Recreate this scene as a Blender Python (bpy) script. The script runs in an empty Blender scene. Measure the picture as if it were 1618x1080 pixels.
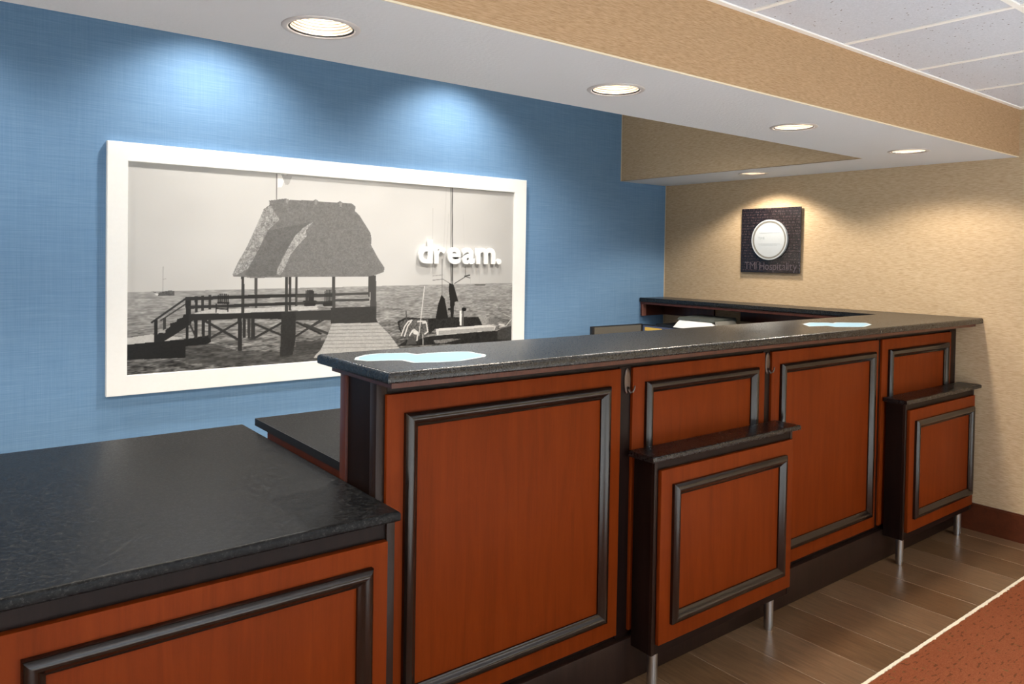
import bpy, bmesh, math, random
import numpy as np
from mathutils import Vector, Matrix
random.seed(7)
sc = bpy.context.scene
COL = sc.collection
# ---------------------------------------------------------------- camera
W, S, C, H, HA = 4.055, 4.710, 2.096, 2.356, 2.80     # blue wall y, beige wall x, soffit z, room ceiling z, alcove ceiling z
cam_d = bpy.data.cameras.new('camera'); cam = bpy.data.objects.new('camera', cam_d); COL.objects.link(cam)
cam_d.sensor_width = 36; cam_d.lens = 1193.72 / 1618 * 36
cam_d.shift_y = -(540 - 430.15) / 1618
cam_d.clip_start = .05
fw = Vector((0.61391639, 0.78909451, -0.02089315)); rt = Vector((0.78937102, -0.61370901, 0.01595716))
up = rt.cross(fw)
M = Matrix((rt, up, -fw)).transposed().to_4x4(); M.translation = (0, 0, 1.5102)
cam.matrix_world = M
sc.camera = cam
# ---------------------------------------------------------------- world, exposure
wd = bpy.data.worlds.new('world'); sc.world = wd; wd.use_nodes = True
wd.node_tree.nodes['Background'].inputs[0].default_value = (.75, .85, 1, 1)
wd.node_tree.nodes['Background'].inputs[1].default_value = .6
sc.view_settings.view_transform = 'Standard'; sc.view_settings.look = 'None'
sc.view_settings.gamma = 1; sc.view_settings.exposure = 0.42; sc.view_settings.use_curve_mapping = False
LIGHT = dict(soffit=25, alcove=76, staff=100, plaque=26, room=52, window=50)  # staff, room and window power added fill lamps out of view

def area(name, loc, rot, sx, sy, power, col, spread=180):
    l = bpy.data.lights.new(name, 'AREA'); l.shape = 'RECTANGLE'; l.size = sx; l.size_y = sy
    l.energy = power; l.color = col; l.spread = math.radians(spread)
    o = bpy.data.objects.new(name, l); COL.objects.link(o); o.location = loc; o.rotation_euler = rot
    return o
# cool fill light at an added, unseen window behind the camera
area('added_window_fill', (0.2, -4.05, 1.35), (math.radians(90), 0, 0), 5.0, 1.7, LIGHT['window'], (.76, .88, 1))
# added, unseen ceiling panels that light the scene from the lobby
ADDED_PANELS = [(-1.7, -.95), (1.15, -.95), (3.6, -.95), (-1.7, -2.8), (1.15, -2.8), (3.6, -2.8)]
for px, py in ADDED_PANELS:
    area('added_panel_light', (px, py, H - .03), (0, 0, 0), 1.1, .5, LIGHT['room'], (.80, .91, 1), 110)

# ---------------------------------------------------------------- materials
def lin(r, g, b):
    f = lambda c: ((c / 255 + .055) / 1.055) ** 2.4 if c > 10 else c / 255 / 12.92
    return (f(r), f(g), f(b), 1)
class NT:
    def __init__(s, name, rough=.5, metal=0, coat=0, spec=.5):
        s.m = bpy.data.materials.new(name); s.m.use_nodes = True
        s.t = s.m.node_tree; s.b = s.t.nodes['Principled BSDF']
        s.b.inputs['Roughness'].default_value = rough; s.b.inputs['Metallic'].default_value = metal
        s.b.inputs['Coat Weight'].default_value = coat; s.b.inputs['Coat Roughness'].default_value = .12
        s.b.inputs['Specular IOR Level'].default_value = spec
        s.tc = s.t.nodes.new('ShaderNodeTexCoord')
    def n(s, typ, **kw):
        x = s.t.nodes.new('ShaderNode' + typ)
        for k, v in kw.items():
            if k in x.inputs: x.inputs[k].default_value = v
            else: setattr(x, k, v)
        return x
    def l(s, a, b): s.t.links.new(a, b)
    def map(s, scale, obj=True, rot=(0, 0, 0)):
        x = s.n('Mapping'); x.inputs['Scale'].default_value = scale; x.inputs['Rotation'].default_value = rot
        if obj == 'W':
            g = s.n('NewGeometry'); s.l(g.outputs['Position'], x.inputs[0])
        else: s.l(s.tc.outputs['Object'], x.inputs[0])
        return x.outputs[0]
    def noise(s, vec, scale, detail=3, rough=.55, dist=0):
        x = s.n('TexNoise', Scale=scale, Detail=detail, Roughness=rough, Distortion=dist); s.l(vec, x.inputs['Vector']); return x.outputs['Fac']
    def ramp(s, fac, stops):
        x = s.n('ValToRGB'); e = x.color_ramp.elements
        while len(e) < len(stops): e.new(.5)
        for i, (p, c) in enumerate(stops): e[i].position = p; e[i].color = c
        s.l(fac, x.inputs[0]); return x.outputs[0]
    def mix(s, fac, a, b, mode='MIX'):
        x = s.n('Mix'); x.data_type = 'RGBA'; x.blend_type = mode
        for sock, v in ((x.inputs[0], fac), (x.inputs[6], a), (x.inputs[7], b)):
            if hasattr(v, 'is_linked') or hasattr(v, 'links'): s.l(v, sock)
            else: sock.default_value = v
        return x.outputs[2]
    def math(s, op, a, b=0.):
        x = s.n('Math', operation=op)
        for sock, v in ((x.inputs[0], a), (x.inputs[1], b)):
            if hasattr(v, 'links'): s.l(v, sock)
            else: sock.default_value = v
        return x.outputs[0]
    def col(s, v):
        if hasattr(v, 'links'): s.l(v, s.b.inputs['Base Color'])
        else: s.b.inputs['Base Color'].default_value = v
        return s
    def bump(s, h, strength=.3, dist=.002):
        x = s.n('Bump', Strength=strength, Distance=dist); s.l(h, x.inputs['Height']); s.l(x.outputs[0], s.b.inputs['Normal']); return s

def plain(name, c, rough=.5, metal=0, coat=0, spec=.5):
    k = NT(name, rough, metal, coat, spec); k.col(c)
    f = k.noise(k.map((1, 1, 1), 'W'), 60, 2)
    k.col(k.mix(.05, c, k.ramp(f, [(.3, (c[0]*.7, c[1]*.7, c[2]*.7, 1)), (.7, (min(1, c[0]*1.2), min(1, c[1]*1.2), min(1, c[2]*1.2), 1))])))
    return k.m

def m_granite(name, rough=.24, spec=.2):
    k = NT(name, rough, spec=spec)
    v = k.map((1, 1, 1), 'W')
    f1 = k.noise(v, 170, 2, .7); f2 = k.noise(v, 70, 4, .65); f3 = k.noise(v, 9, 2)
    c = k.ramp(f1, [(.42, lin(8, 8, 10)), (.56, lin(16, 17, 19)), (.70, lin(70, 70, 68))])
    c2 = k.ramp(f2, [(.45, lin(8, 8, 10)), (.68, lin(48, 48, 48))])
    c = k.mix(.45, c, c2)
    k.col(c)
    r = k.ramp(f1, [(.3, (rough*.8,)*3 + (1,)), (.7, (rough*1.4,)*3 + (1,))]); k.l(r, k.b.inputs['Roughness'])
    k.bump(f1, .03, .0003)
    return k.m
def m_wood(name, dark, mid, light, rough=.32, coat=.25, vertical=True, streak=1., spec=.3):
    k = NT(name, rough, coat=coat, spec=.4)
    k.b.inputs['Coat Roughness'].default_value = .25; k.b.inputs['Specular IOR Level'].default_value = spec
    v = k.map((9, 9, .75) if vertical else (.75, 9, 9), 'W')
    f = k.noise(v, 3.2, 6, .62, .7)
    v2 = k.map((70, 70, 2.2) if vertical else (2.2, 70, 70), 'W')
    f2 = k.noise(v2, 4, 3, .6)
    c = k.ramp(f, [(.28, dark), (.5, mid), (.74, light)])
    c = k.mix(.22 * streak, c, k.ramp(f2, [(.35, dark), (.65, light)]))
    k.col(c); k.bump(f2, .05, .0006)
    return k.m
def m_linen(name, base, dk, lt, hs, vs, str_):
    """woven wallcovering: thin horizontal and vertical slubs"""
    k = NT(name, .75, spec=.25)
    a = k.noise(k.map((hs, hs, 420), 'W'), 1, 3, .6)       # horizontal threads
    b = k.noise(k.map((300, 300, vs), 'W'), 1, 3, .6)       # vertical threads
    m_ = k.math('ADD', k.math('MULTIPLY', a, .65 if str_[0] else 1.), k.math('MULTIPLY', b, .35) if str_[0] else 0.)
    c = k.ramp(m_, [(.32, dk), (.5, base), (.68, lt)])
    k.col(c); k.bump(m_, str_[1], .0012)
    return k.m
GRAN = m_granite('granite', .27, .55)
GRAN_LOW = m_granite('honed_granite', .36, .16)
GRAN_DK = plain('matte_black_laminate_edge', lin(22, 22, 24), .45)
LAM = m_granite('dark_laminate', .38)
CHERRY = m_wood('cherry_wood', lin(100, 38, 6), lin(111, 43, 8), lin(119, 49, 11), .5, 0, True, .7, .08)
RED = m_wood('red_cherry_edge', lin(64, 28, 18), lin(80, 38, 26), lin(92, 46, 32), .4)
ESP = m_wood('espresso_wood', lin(18, 10, 8), lin(26, 15, 12), lin(33, 20, 16), .42, 0, spec=.15)
ESP_M = m_wood('espresso_moulding', lin(20, 13, 10), lin(28, 19, 15), lin(36, 26, 20), .2, 0, spec=.5)
ESP_P = m_wood('espresso_post', lin(24, 14, 10), lin(36, 22, 16), lin(46, 30, 22), .38, 0, spec=.25)
BASEW = m_wood('baseboard_wood', lin(70, 32, 18), lin(84, 40, 22), lin(94, 48, 28), .4, .1, False)
BLUE = m_linen('blue_wallcovering', lin(110, 146, 183), lin(99, 136, 174), lin(121, 156, 191), 6, 5, (True, .3))
BEIGE = m_linen('beige_grasscloth', lin(190, 166, 134), lin(171, 146, 113), lin(203, 180, 150), 30, 5, (False, .35))
TAN = m_linen('tan_grasscloth', lin(172, 140, 106), lin(152, 121, 87), lin(186, 154, 120), 30, 5, (False, .35))
def m_paint():
    k = NT('white_ceiling_paint', .7, spec=.3); v = k.map((1, 1, 1), 'W')
    f = k.noise(v, 85, 3, .5); k.col(k.mix(.05, lin(218, 219, 222), k.ramp(k.noise(v, 5, 2), [(.3, lin(204, 204, 206)), (.7, lin(224, 224, 228))])))
    k.bump(f, .35, .004); return k.m
PAINT = m_paint()
def m_tile():
    k = NT('acoustic_tile', .9, spec=.1); v = k.map((1, 1, 1), 'W')
    w = k.n('TexVoronoi', Scale=42.0, Randomness=1.0); k.l(v, w.inputs['Vector'])
    pit = k.math('LESS_THAN', w.outputs['Distance'], .13)
    sel = k.math('GREATER_THAN', k.noise(v, 38, 1), .50)
    pit = k.math('MULTIPLY', pit, sel)
    f = k.noise(v, 160, 3)
    base = k.ramp(f, [(.3, lin(198, 202, 212)), (.7, lin(214, 218, 228))])
    k.col(k.mix(pit, base, lin(120, 112, 112))); k.bump(k.math('SUBTRACT', f, k.math('MULTIPLY', pit, 2.)), .3, .002); return k.m
TILE = m_tile()
def m_plank(name, o):
    k = NT(name, .28, spec=.5)
    v = k.map((34, 3.0, 1), 'W'); f = k.noise(v, 2.6, 5, .6, .5); g = k.noise(k.map((3, 2, 1), 'W'), 3, 2)
    o -= 8; a = [lin(c[0] + o, c[1] + o, c[2] + o) for c in ((92, 68, 48), (116, 89, 64), (134, 106, 80))]
    c = k.ramp(f, [(.28, a[0]), (.5, a[1]), (.74, a[2])])
    k.col(k.mix(k.math('MULTIPLY', g, .4), c, a[0])); k.bump(f, .12, .001); return k.m
PLANKS = [m_plank('wood_look_floor_%d' % i, o) for i, o in enumerate((0, 6, -6))]
def m_carpet():
    k = NT('rust_carpet', .95, spec=.1)
    f = k.noise(k.map((1, 1, 1), 'W'), 220, 3, .7); g = k.noise(k.map((1, 1, 1), 'W'), 7, 3)
    base = k.ramp(f, [(.3, lin(100, 50, 27)), (.5, lin(120, 63, 37)), (.7, lin(132, 76, 48))])
    base = k.mix(k.math('MULTIPLY', g, .35), base, lin(140, 82, 52))
    d1 = k.noise(k.map((26, 85, 1), 'W', (0, 0, .5)), 1, 1, .4); d2 = k.noise(k.map((90, 30, 1), 'W', (0, 0, .3)), 1, 1, .4)
    m1 = k.ramp(d1, [(.62, (0, 0, 0, 1)), (.68, (.8, .8, .8, 1))]); m2 = k.ramp(d2, [(.70, (0, 0, 0, 1)), (.73, (1, 1, 1, 1))])
    c = k.mix(m1, base, lin(84, 48, 26)); c = k.mix(m2, c, lin(100, 74, 40))
    k.col(c); k.bump(f, .6, .004); return k.m
CARPET = m_carpet()
WHITE = plain('white_lacquer', lin(248, 248, 246), .35)
CREAM = plain('cream_edging', lin(222, 208, 182), .8)
GROUT = plain('grout', lin(150, 128, 104), .9)
SUB = plain('pale_bounce_floor', lin(205, 200, 190), .7)  # unseen staff floor, made pale to bounce light upward
def m_steel():
    k = NT('brushed_steel', .28, 1.0); f = k.noise(k.map((200, 200, 4), 'W'), 2, 2)
    k.col(k.ramp(f, [(.3, lin(170, 170, 172)), (.7, lin(215, 214, 212))])); return k.m
STEEL = m_steel()
PEWTER = plain('dark_pewter', lin(96, 84, 78), .32, .85)
BLACK = plain('black_plastic', lin(16, 16, 20), .4)
GREY = plain('grey_plastic', lin(112, 110, 104), .5)
PAPER = plain('white_plastic', lin(226, 226, 224), .55)
SCREEN = plain('dull_screen', lin(104, 100, 92), .25)
BLSCR = plain('blue_screen', lin(84, 92, 120), .3)
YEL = plain('yellow_label', lin(236, 192, 88), .6)
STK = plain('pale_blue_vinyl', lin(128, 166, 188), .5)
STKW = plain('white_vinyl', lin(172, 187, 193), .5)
PANELW = plain('room_white', lin(215, 212, 205), .8)
GLASS_BLK = None
def m_plaque():
    k = NT('black_glass_with_woven_words', .12, spec=.6)
    v = k.map((1, 260, 900), 'W'); f = k.noise(v, 1, 2, .6)
    r = k.noise(k.map((1, 6, 60), 'W'), 1, 1)
    rows = k.n('TexWave', Scale=16.0); rows.wave_type = 'BANDS'; rows.bands_direction = 'Z'; k.l(k.map((1, 1, 1), 'W'), rows.inputs['Vector'])
    a = k.math('MULTIPLY', k.math('GREATER_THAN', k.noise(k.map((1, 150, 45), 'W'), 1, 2, .7), .52), rows.outputs['Fac'])
    k.col(k.mix(k.math('MULTIPLY', a, .8), lin(26, 20, 22), lin(66, 54, 56))); return k.m
PLQ = m_plaque()
def m_emit(name, c, s):
    m = bpy.data.materials.new(name); m.use_nodes = True; b = m.node_tree.nodes['Principled BSDF']
    b.inputs['Base Color'].default_value = (1, 1, 1, 1); b.inputs['Emission Color'].default_value = c; b.inputs['Emission Strength'].default_value = s
    return m
BULB = m_emit('lit_bulb', (1, .93, .8, 1), 15)
DIFF = m_emit('added_panel_glow', (1, .95, .88, 1), 3)  # glow of the added lobby panels
REFL = plain('satin_reflector', lin(226, 214, 200), .25, .6)
GLASS = None

# ---------------------------------------------------------------- mesh helpers
def link(name, bm, mats, parent=None, smooth=False, recalc=True):
    if recalc: bmesh.ops.recalc_face_normals(bm, faces=bm.faces[:])
    me = bpy.data.meshes.new(name); bm.to_mesh(me); bm.free()
    for m in (mats if isinstance(mats, (list, tuple)) else [mats]): me.materials.append(m)
    if smooth:
        for p in me.polygons: p.use_smooth = True
        if smooth == 'auto': me.set_sharp_from_angle(angle=math.radians(35))
    o = bpy.data.objects.new(name, me); COL.objects.link(o)
    if parent: o.parent = parent; o.matrix_parent_inverse = Matrix.Translation(-Vector(parent.location)) if parent.type == 'EMPTY' and parent.parent is None else Matrix.Identity(4)
    return o
def box_bm(x0, x1, y0, y1, z0, z1, bev=0, seg=2, bm=None):
    bm = bm or bmesh.new()
    r = bmesh.ops.create_cube(bm, size=1)
    vs = r['verts']
    for v in vs: v.co = Vector(((x0 + x1) / 2 + v.co.x * (x1 - x0), (y0 + y1) / 2 + v.co.y * (y1 - y0), (z0 + z1) / 2 + v.co.z * (z1 - z0)))
    if bev:
        es = list({e for v in vs for e in v.link_edges})
        bmesh.ops.bevel(bm, geom=es, offset=bev, segments=seg, affect='EDGES', profile=.5)
    return bm
def BOX(name, b, mat, parent=None, bev=.0015, seg=2):
    return link(name, box_bm(*b, bev, seg), mat, parent, 'auto' if bev else False)
def thing(name, label, cat, loc, group=None):
    o = bpy.data.objects.new(name, None); COL.objects.link(o); o.location = loc; o.empty_display_size = .1
    o['label'] = label; o['category'] = cat
    if group: o['group'] = group
    return o
def tag(o, label, cat, group=None):
    o['label'] = label; o['category'] = cat
    if group: o['group'] = group
    return o
def st(o): o['kind'] = 'structure'; return o
def prism(poly, z0, z1, bm=None):
    bm = bm or bmesh.new()
    a = [bm.verts.new((x, y, z0)) for x, y in poly]; b = [bm.verts.new((x, y, z1)) for x, y in poly]
    bm.faces.new(a[::-1]); bm.faces.new(b)
    for i in range(len(poly)):
        j = (i + 1) % len(poly); bm.faces.new((a[i], a[j], b[j], b[i]))
    return bm
def slab(name, poly, zt, th, mat, parent, sharp_edges=(), r=.010):
    """stone slab with an eased nose: the outline edges in sharp_edges (index) stay square"""
    bm = prism(poly, zt - th, zt)
    n = len(poly); sel = []
    bm.edges.ensure_lookup_table()
    for e in bm.edges:
        a, b = e.verts[0].co, e.verts[1].co
        if abs(a.z - b.z) > 1e-6: continue
        for i in range(n):
            p, q = Vector(poly[i]), Vector(poly[(i + 1) % n])
            if {(round(a.x, 4), round(a.y, 4)), (round(b.x, 4), round(b.y, 4))} == {(round(p.x, 4), round(p.y, 4)), (round(q.x, 4), round(q.y, 4))}:
                if i not in sharp_edges: sel.append(e)
    top = [e for e in sel if e.verts[0].co.z > zt - th / 2]; bot = [e for e in sel if e not in top]
    bmesh.ops.bevel(bm, geom=top, offset=r, segments=5, affect='EDGES', profile=.5)
    bot = [e for e in bot if e.is_valid]
    bmesh.ops.bevel(bm, geom=bot, offset=r * .5, segments=3, affect='EDGES', profile=.5)
    return link(name, bm, mat, parent, 'auto')
PROF = [(0, 0), (0, .55), (.10, .80), (.24, .96), (.42, 1.0), (.58, .92), (.68, .72), (.76, .56), (.90, .46), (1, .30), (1, 0)]   # picture-frame moulding, (inward, proud)
def moulding(parent, x0, x1, z0, z1, yf, w=.042, d=.022, mat=None):
    """four mitred strips on a face looking to -y"""
    cor = [(x0, z0), (x1, z0), (x1, z1), (x0, z1)]; inn = [(1, 1), (-1, 1), (-1, -1), (1, -1)]
    for i in range(4):
        j = (i + 1) % 4; bm = bmesh.new(); rings = []
        for k in (i, j):
            rings.append([bm.verts.new((cor[k][0] + inn[k][0] * t * w, yf - h * d, cor[k][1] + inn[k][1] * t * w)) for t, h in PROF])
        n = len(PROF)
        for a in range(n - 1): bm.faces.new((rings[0][a], rings[0][a + 1], rings[1][a + 1], rings[1][a]))
        bm.faces.new(rings[0][::-1]); bm.faces.new(rings[1])
        link('moulding', bm, mat or ESP_M, parent, 'auto')
def tube(pts, r, seg=12, bm=None):
    bm = bm or bmesh.new(); rings = []
    pts = [Vector(p) for p in pts]
    for i, p in enumerate(pts):
        t = (pts[min(i + 1, len(pts) - 1)] - pts[max(i - 1, 0)]).normalized()
        a = t.orthogonal().normalized() if abs(t.z) < .99 else Vector((1, 0, 0)); a = (a - t * a.dot(t)).normalized(); b = t.cross(a)
        rr = r[i] if isinstance(r, (list, tuple)) else r
        rings.append([bm.verts.new(p + (a * math.cos(2 * math.pi * k / seg) + b * math.sin(2 * math.pi * k / seg)) * rr) for k in range(seg)])
    for i in range(len(rings) - 1):
        for k in range(seg): bm.faces.new((rings[i][k], rings[i][(k + 1) % seg], rings[i + 1][(k + 1) % seg], rings[i + 1][k]))
    bm.faces.new(rings[0][::-1]); bm.faces.new(rings[-1]); return bm
def lathe(prof, seg=48, close=False, bm=None, loc=(0, 0, 0)):
    """prof: (radius, z) polyline spun round z"""
    bm = bm or bmesh.new(); rings = []
    for r, z in prof: rings.append([bm.verts.new((loc[0] + r * math.cos(2 * math.pi * k / seg), loc[1] + r * math.sin(2 * math.pi * k / seg), loc[2] + z)) for k in range(seg)])
    rng = range(len(rings)) if close else range(len(rings) - 1)
    for i in rng:
        j = (i + 1) % len(rings)
        for k in range(seg): bm.faces.new((rings[i][k], rings[i][(k + 1) % seg], rings[j][(k + 1) % seg], rings[j][k]))
    return bm
def quads(fs):
    bm = bmesh.new()
    for f in fs: bm.faces.new([bm.verts.new(p) for p in f])
    return bm
# ================================================================ SETTING
XL, YF = -3.2, -4.2          # left and front ends of the lobby
F, J, I = 1.571, 2.173, 4.191   # fascia y, inner soffit edge y, side soffit edge x
E_ = 1.326                    # carpet edge y
PY1 = 1.95                    # planks end under the plinth
# floor: slab, carpet, edging, planks
floor = st(BOX('floor', (XL, S, YF, W, -.12, -.006), SUB, None, 0))
gr = BOX('grout_bed', (XL, S, E_, PY1, -.006, -.0012), GROUT, floor, 0); gr['kind'] = 'stuff'
PW = .2268; x = 2.773 - 26 * PW; k = 0
pm = {}
while x < S:
    a, b = max(x + .0016, XL), min(x + PW - .0016, S)
    if b - a > .01:
        key = (round(b - a, 3), k % 3)
        if key not in pm:
            bm = box_bm(0, b - a, 0, PY1 - E_ - .002, -.006, 0, .0012, 1); o = link('floor_plank', bm, PLANKS[k * 7 % 3], floor); pm[key] = o
        else:
            o = pm[key].copy(); COL.objects.link(o)
        o.location = (a, E_ + .001, 0)
    x += PW; k += 1
kt = NT('pale_bounce_tile', .4); kt.col(kt.ramp(kt.noise(kt.map((1, 1, 1), 'W'), 3, 4), [(.3, lin(205, 200, 192)), (.7, lin(228, 224, 218))]))  # pale unseen floor added to bounce light up to the soffit
bx = box_bm(XL, S, YF, .25, -.006, .004); o = link('bounce_tile', bx, kt.m, floor)
bm = box_bm(XL, S, .25, E_ - .012, -.006, .003)
st(link('carpet', bm, CARPET))
# frayed cream edging strip between planks and carpet
bm = bmesh.new(); N = 620; up_, dn = [], []
for i in range(N + 1):
    x = XL + (S - XL) * i / N; w0 = random.gauss(0, .0016); w1 = random.gauss(0, .0022) - (.004 if random.random() < .05 else 0)
    up_.append(((x, E_ + .001 + w0 * .3, .0045))); dn.append((x, E_ - .0115 + w1, .0045))
A = [bm.verts.new(p) for p in up_]; B = [bm.verts.new(p) for p in dn]; A2 = [bm.verts.new((p[0], p[1], -.004)) for p in up_]; B2 = [bm.verts.new((p[0], p[1], -.004)) for p in dn]
for i in range(N):
    bm.faces.new((A[i], B[i], B[i+1], A[i+1])); bm.faces.new((A[i], A[i+1], A2[i+1], A2[i])); bm.faces.new((B[i], B2[i], B2[i+1], B[i+1]))
st(link('trim_1', bm, CREAM))
# walls
st(BOX('wall_back', (XL, S, W, W + .12, 0, HA), BLUE, None, 0))
st(BOX('wall_right', (S, S + .12, YF, W + .12, 0, HA), BEIGE, None, 0))
st(BOX('wall_left', (XL - .12, XL, YF, W + .12, 0, HA), BEIGE, None, 0))
# front wall, behind the camera, with an opening for the added window
bm = bmesh.new()
for b in ((XL, -2.4, YF - .12, YF, 0, HA), (2.8, S, YF - .12, YF, 0, HA), (-2.4, 2.8, YF - .12, YF, 0, .45), (-2.4, 2.8, YF - .12, YF, 2.25, HA)): box_bm(*b, 0, 2, bm)
st(link('wall_front', bm, BEIGE))
wn = thing('added_window_1', '', '', (.2, YF - .06, .45)); del wn['label']; del wn['category']; st(wn)  # unseen window, added to go with the daylight fill
for x in (-2.4, -1.1, .2, 1.5, 2.76): BOX('mullion', (x, x + .04, YF - .09, YF - .03, .45, 2.25), WHITE, wn, 0)
for z in (.45, 2.21): BOX('window_rail', (-2.4, 2.8, YF - .09, YF - .03, z, z + .04), WHITE, wn, 0)
kg = NT('window_glass', 0.02); kg.b.inputs['Transmission Weight'].default_value = 1; kg.b.inputs['IOR'].default_value = 1.1
for x in (-2.36, -1.06, .24, 1.54): BOX('pane', (x, x + 1.26 - (.04 if x > 1.5 else 0), YF - .064, YF - .058, .49, 2.21), kg.m, wn, 0)
# baseboard
def base_strip(name, poly):
    return st(link(name, prism(poly, 0, .154), BASEW))
bm = box_bm(S - .014, S, YF, 1.83, 0, .146, 0); box_bm(S - .011, S, YF, 1.83, .146, .154, 0, 2, bm)
st(link('baseboard_right', bm, BASEW))
# lobby ceiling: grid of tiles from the fascia forward
ceil = st(BOX('ceiling', (XL, S, YF, F, H + .03, H + .1), PANELW, None, 0))
T = .61; xs = [2.222 + T * i for i in range(-10, 6)]; ys = [F - .61 * j for j in range(0, 11)]
panels_xy = {}
tm = None
for xi in xs:
    for yj in ys:
        x0, x1, y1, y0 = max(xi, XL), min(xi + T, S), yj, max(yj - T, YF)
        if x1 - x0 < .05 or y1 - y0 < .05: continue
        g = .010
        full = abs(x1 - x0 - T) < .01 and abs(y1 - y0 - T) < .01
        if full and tm: o = tm.copy(); COL.objects.link(o)
        else:
            o = link('ceiling_tile', box_bm(0, x1 - x0 - 2 * g, 0, y1 - y0 - 2 * g, 0, .02, .003, 1), TILE, ceil)
            if full: tm = o
        o.location = (x0 + g, y0 + g, H + .003)
for xi in xs:
    if XL < xi < S: BOX('ceiling_grid_bar', (xi - .011, xi + .011, YF, F, H - .001, H + .006), WHITE, ceil, .001, 1)
for yj in ys[1:]:
    if yj > YF: BOX('ceiling_grid_bar', (XL, S, yj - .011, yj + .011, H - .0015, H + .006), WHITE, ceil, .001, 1)
st(BOX('trim_2', (XL, S, F - .022, F - .0005, H - .004, H + .002), WHITE, None, 0))      # wall angle along the fascia
st(BOX('trim_3', (S - .022, S - .0005, YF, F - .022, H - .004, H + .002), WHITE, None, 0))
# alcove ceiling above the staff area

# L-shaped soffit with real openings for the downlights
LAMPS = [(-1.354, 1.868), (-.27, 1.868), (.814, 1.868), (1.898, 1.868), (3.001, 1.868), (4.077, 1.868), (4.414, 3.041)]
R_OPEN = .082
bm = bmesh.new()
outer = [(XL, F), (S, F), (S, W), (I, W), (I, J), (XL, J)]
def holed(name, outer, lamps, z):
    bm = bmesh.new()
    loops = [outer] + [[(x + R_OPEN * math.cos(2 * math.pi * k / 40), y + R_OPEN * math.sin(2 * math.pi * k / 40)) for k in range(40)] for x, y in lamps]
    es = []
    for lp in loops:
        vs = [bm.verts.new((x, y, z)) for x, y in lp]
        es += [bm.edges.new((vs[i], vs[(i + 1) % len(vs)])) for i in range(len(vs))]
    bmesh.ops.triangle_fill(bm, use_beauty=True, use_dissolve=False, edges=es, normal=(0, 0, -1))
    for f in bm.faces:
        if f.normal.z > 0: f.normal_flip()
    return st(link(name, bm, PAINT, None, False, False))
soff = holed('soffit', outer, LAMPS, C)
ALC = [(x, 3.64) for x in (-1.8, -.33, 1.14, 2.62)] + [(x, 2.95) for x in (1.9, 3.1)]  # second list: inner row added as fill for bar top and lower wall
holed('ceiling', [(XL, J), (I, J), (I, W), (XL, W)], ALC, HA)
st(BOX('roof_slab', (XL, S, YF, W + .12, HA + .14, HA + .2), PANELW, None, 0))
for nm, b in (('fascia', (XL, S, F, F + .02, C + .003, H + .03)), ('inner_face', (XL, I + .02, J - .02, J, C + .003, HA)), ('side_face', (I, I + .02, J, W, C + .003, HA))):
    BOX(nm, b, TAN if nm == 'fascia' else BEIGE, soff, 0)
BOX('soffit_bead', (XL, S, F - .0015, F + .0015, C - .0012, C + .004), CREAM, soff, 0)
BOX('soffit_corner_bead', (I - .002, I, W - .006, W - .0005, C, HA), CREAM, soff, 0)
st(BOX('trim_4', (S - .004, S - .0005, W - .004, W - .0005, .9, C), CREAM, None, 0))

# ---------------------------------------------------------------- recessed downlights
def spot(name, loc, power, angle, blend, parent, col=(1, .86, .68), size=.05, rot=(0, 0, 0)):
    l = bpy.data.lights.new(name, 'SPOT'); l.energy = power; l.color = col; l.spot_size = math.radians(angle); l.spot_blend = blend; l.shadow_soft_size = size
    o = bpy.data.objects.new(name, l); COL.objects.link(o)
    if parent: o.parent = parent
    o.location = loc; o.rotation_euler = rot; return o
TRIM = plain('downlight_flange', lin(196, 190, 188), .4)
def downlight(first, x, y, z, label, group=None, power=30, angle=120, col=(1, .88, .72), blend=.35, dz=-.004):
    if first is None:
        t = thing('recessed_downlight', label, 'downlight', (x, y, z))
        mk = lambda nm, prof, mat, sm=True: (lambda o: o)(link(nm, lathe(prof, 48), mat, None, sm))
        tr = mk('trim_ring', [(.0835, -.0005), (.0835, -.003), (.088, -.0045), (.098, -.0035), (.1005, -.001), (.1005, 0)], TRIM)
        gp = mk('shadow_gap', [(.079, -.0012), (.0835, -.0012), (.0835, -.0003), (.0815, .004)], BLACK, False)
        pr = []
        n = 14
        for i in range(n):       # stepped baffle
            z0 = .002 + i * .0072; r = .0795 - i * .0024
            pr += [(r, z0), (r - .0003, z0 + .0050), (r - .0024, z0 + .0066)]
        rf = mk('reflector', pr, REFL, False)
        bu = mk('bulb', [(.0005, .062), (.022, .064), (.038, .072), (.045, .086), (.046, .104), (.0005, .106)], BULB)
        for o in (tr, gp, rf, bu): o.parent = t
    else:
        t = first.copy(); COL.objects.link(t); t.location = (x, y, z); t['label'] = label
        for c in first.children:
            if c.type == 'MESH': d = c.copy(); COL.objects.link(d); d.parent = t
    if group: t['group'] = group
    spot('downlight_lamp', (0, 0, dz), power, angle, blend, t, col)
    return t
ORD = iter(['far left', 'left', 'right of centre', 'rightmost', 'added inner fill', 'added inner right fill', 'spare'])
LB = ['', '', 'round recessed downlight nearest the camera, above the left end of the bar',
      'second recessed downlight from the left in the white soffit',
      'third recessed downlight from the left in the white soffit',
      'fourth recessed downlight, close to the beige wall in the soffit corner',
      'small recessed downlight directly above the black plaque']
first = None
for i, (x, y) in enumerate(LAMPS):
    if i < 2: continue
    t = downlight(first, x, y, C, LB[i], 'recessed downlights in the soffit', LIGHT['plaque'] if i == 6 else LIGHT['soffit'], 134 if i == 6 else 150)
    first = first or t
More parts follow.
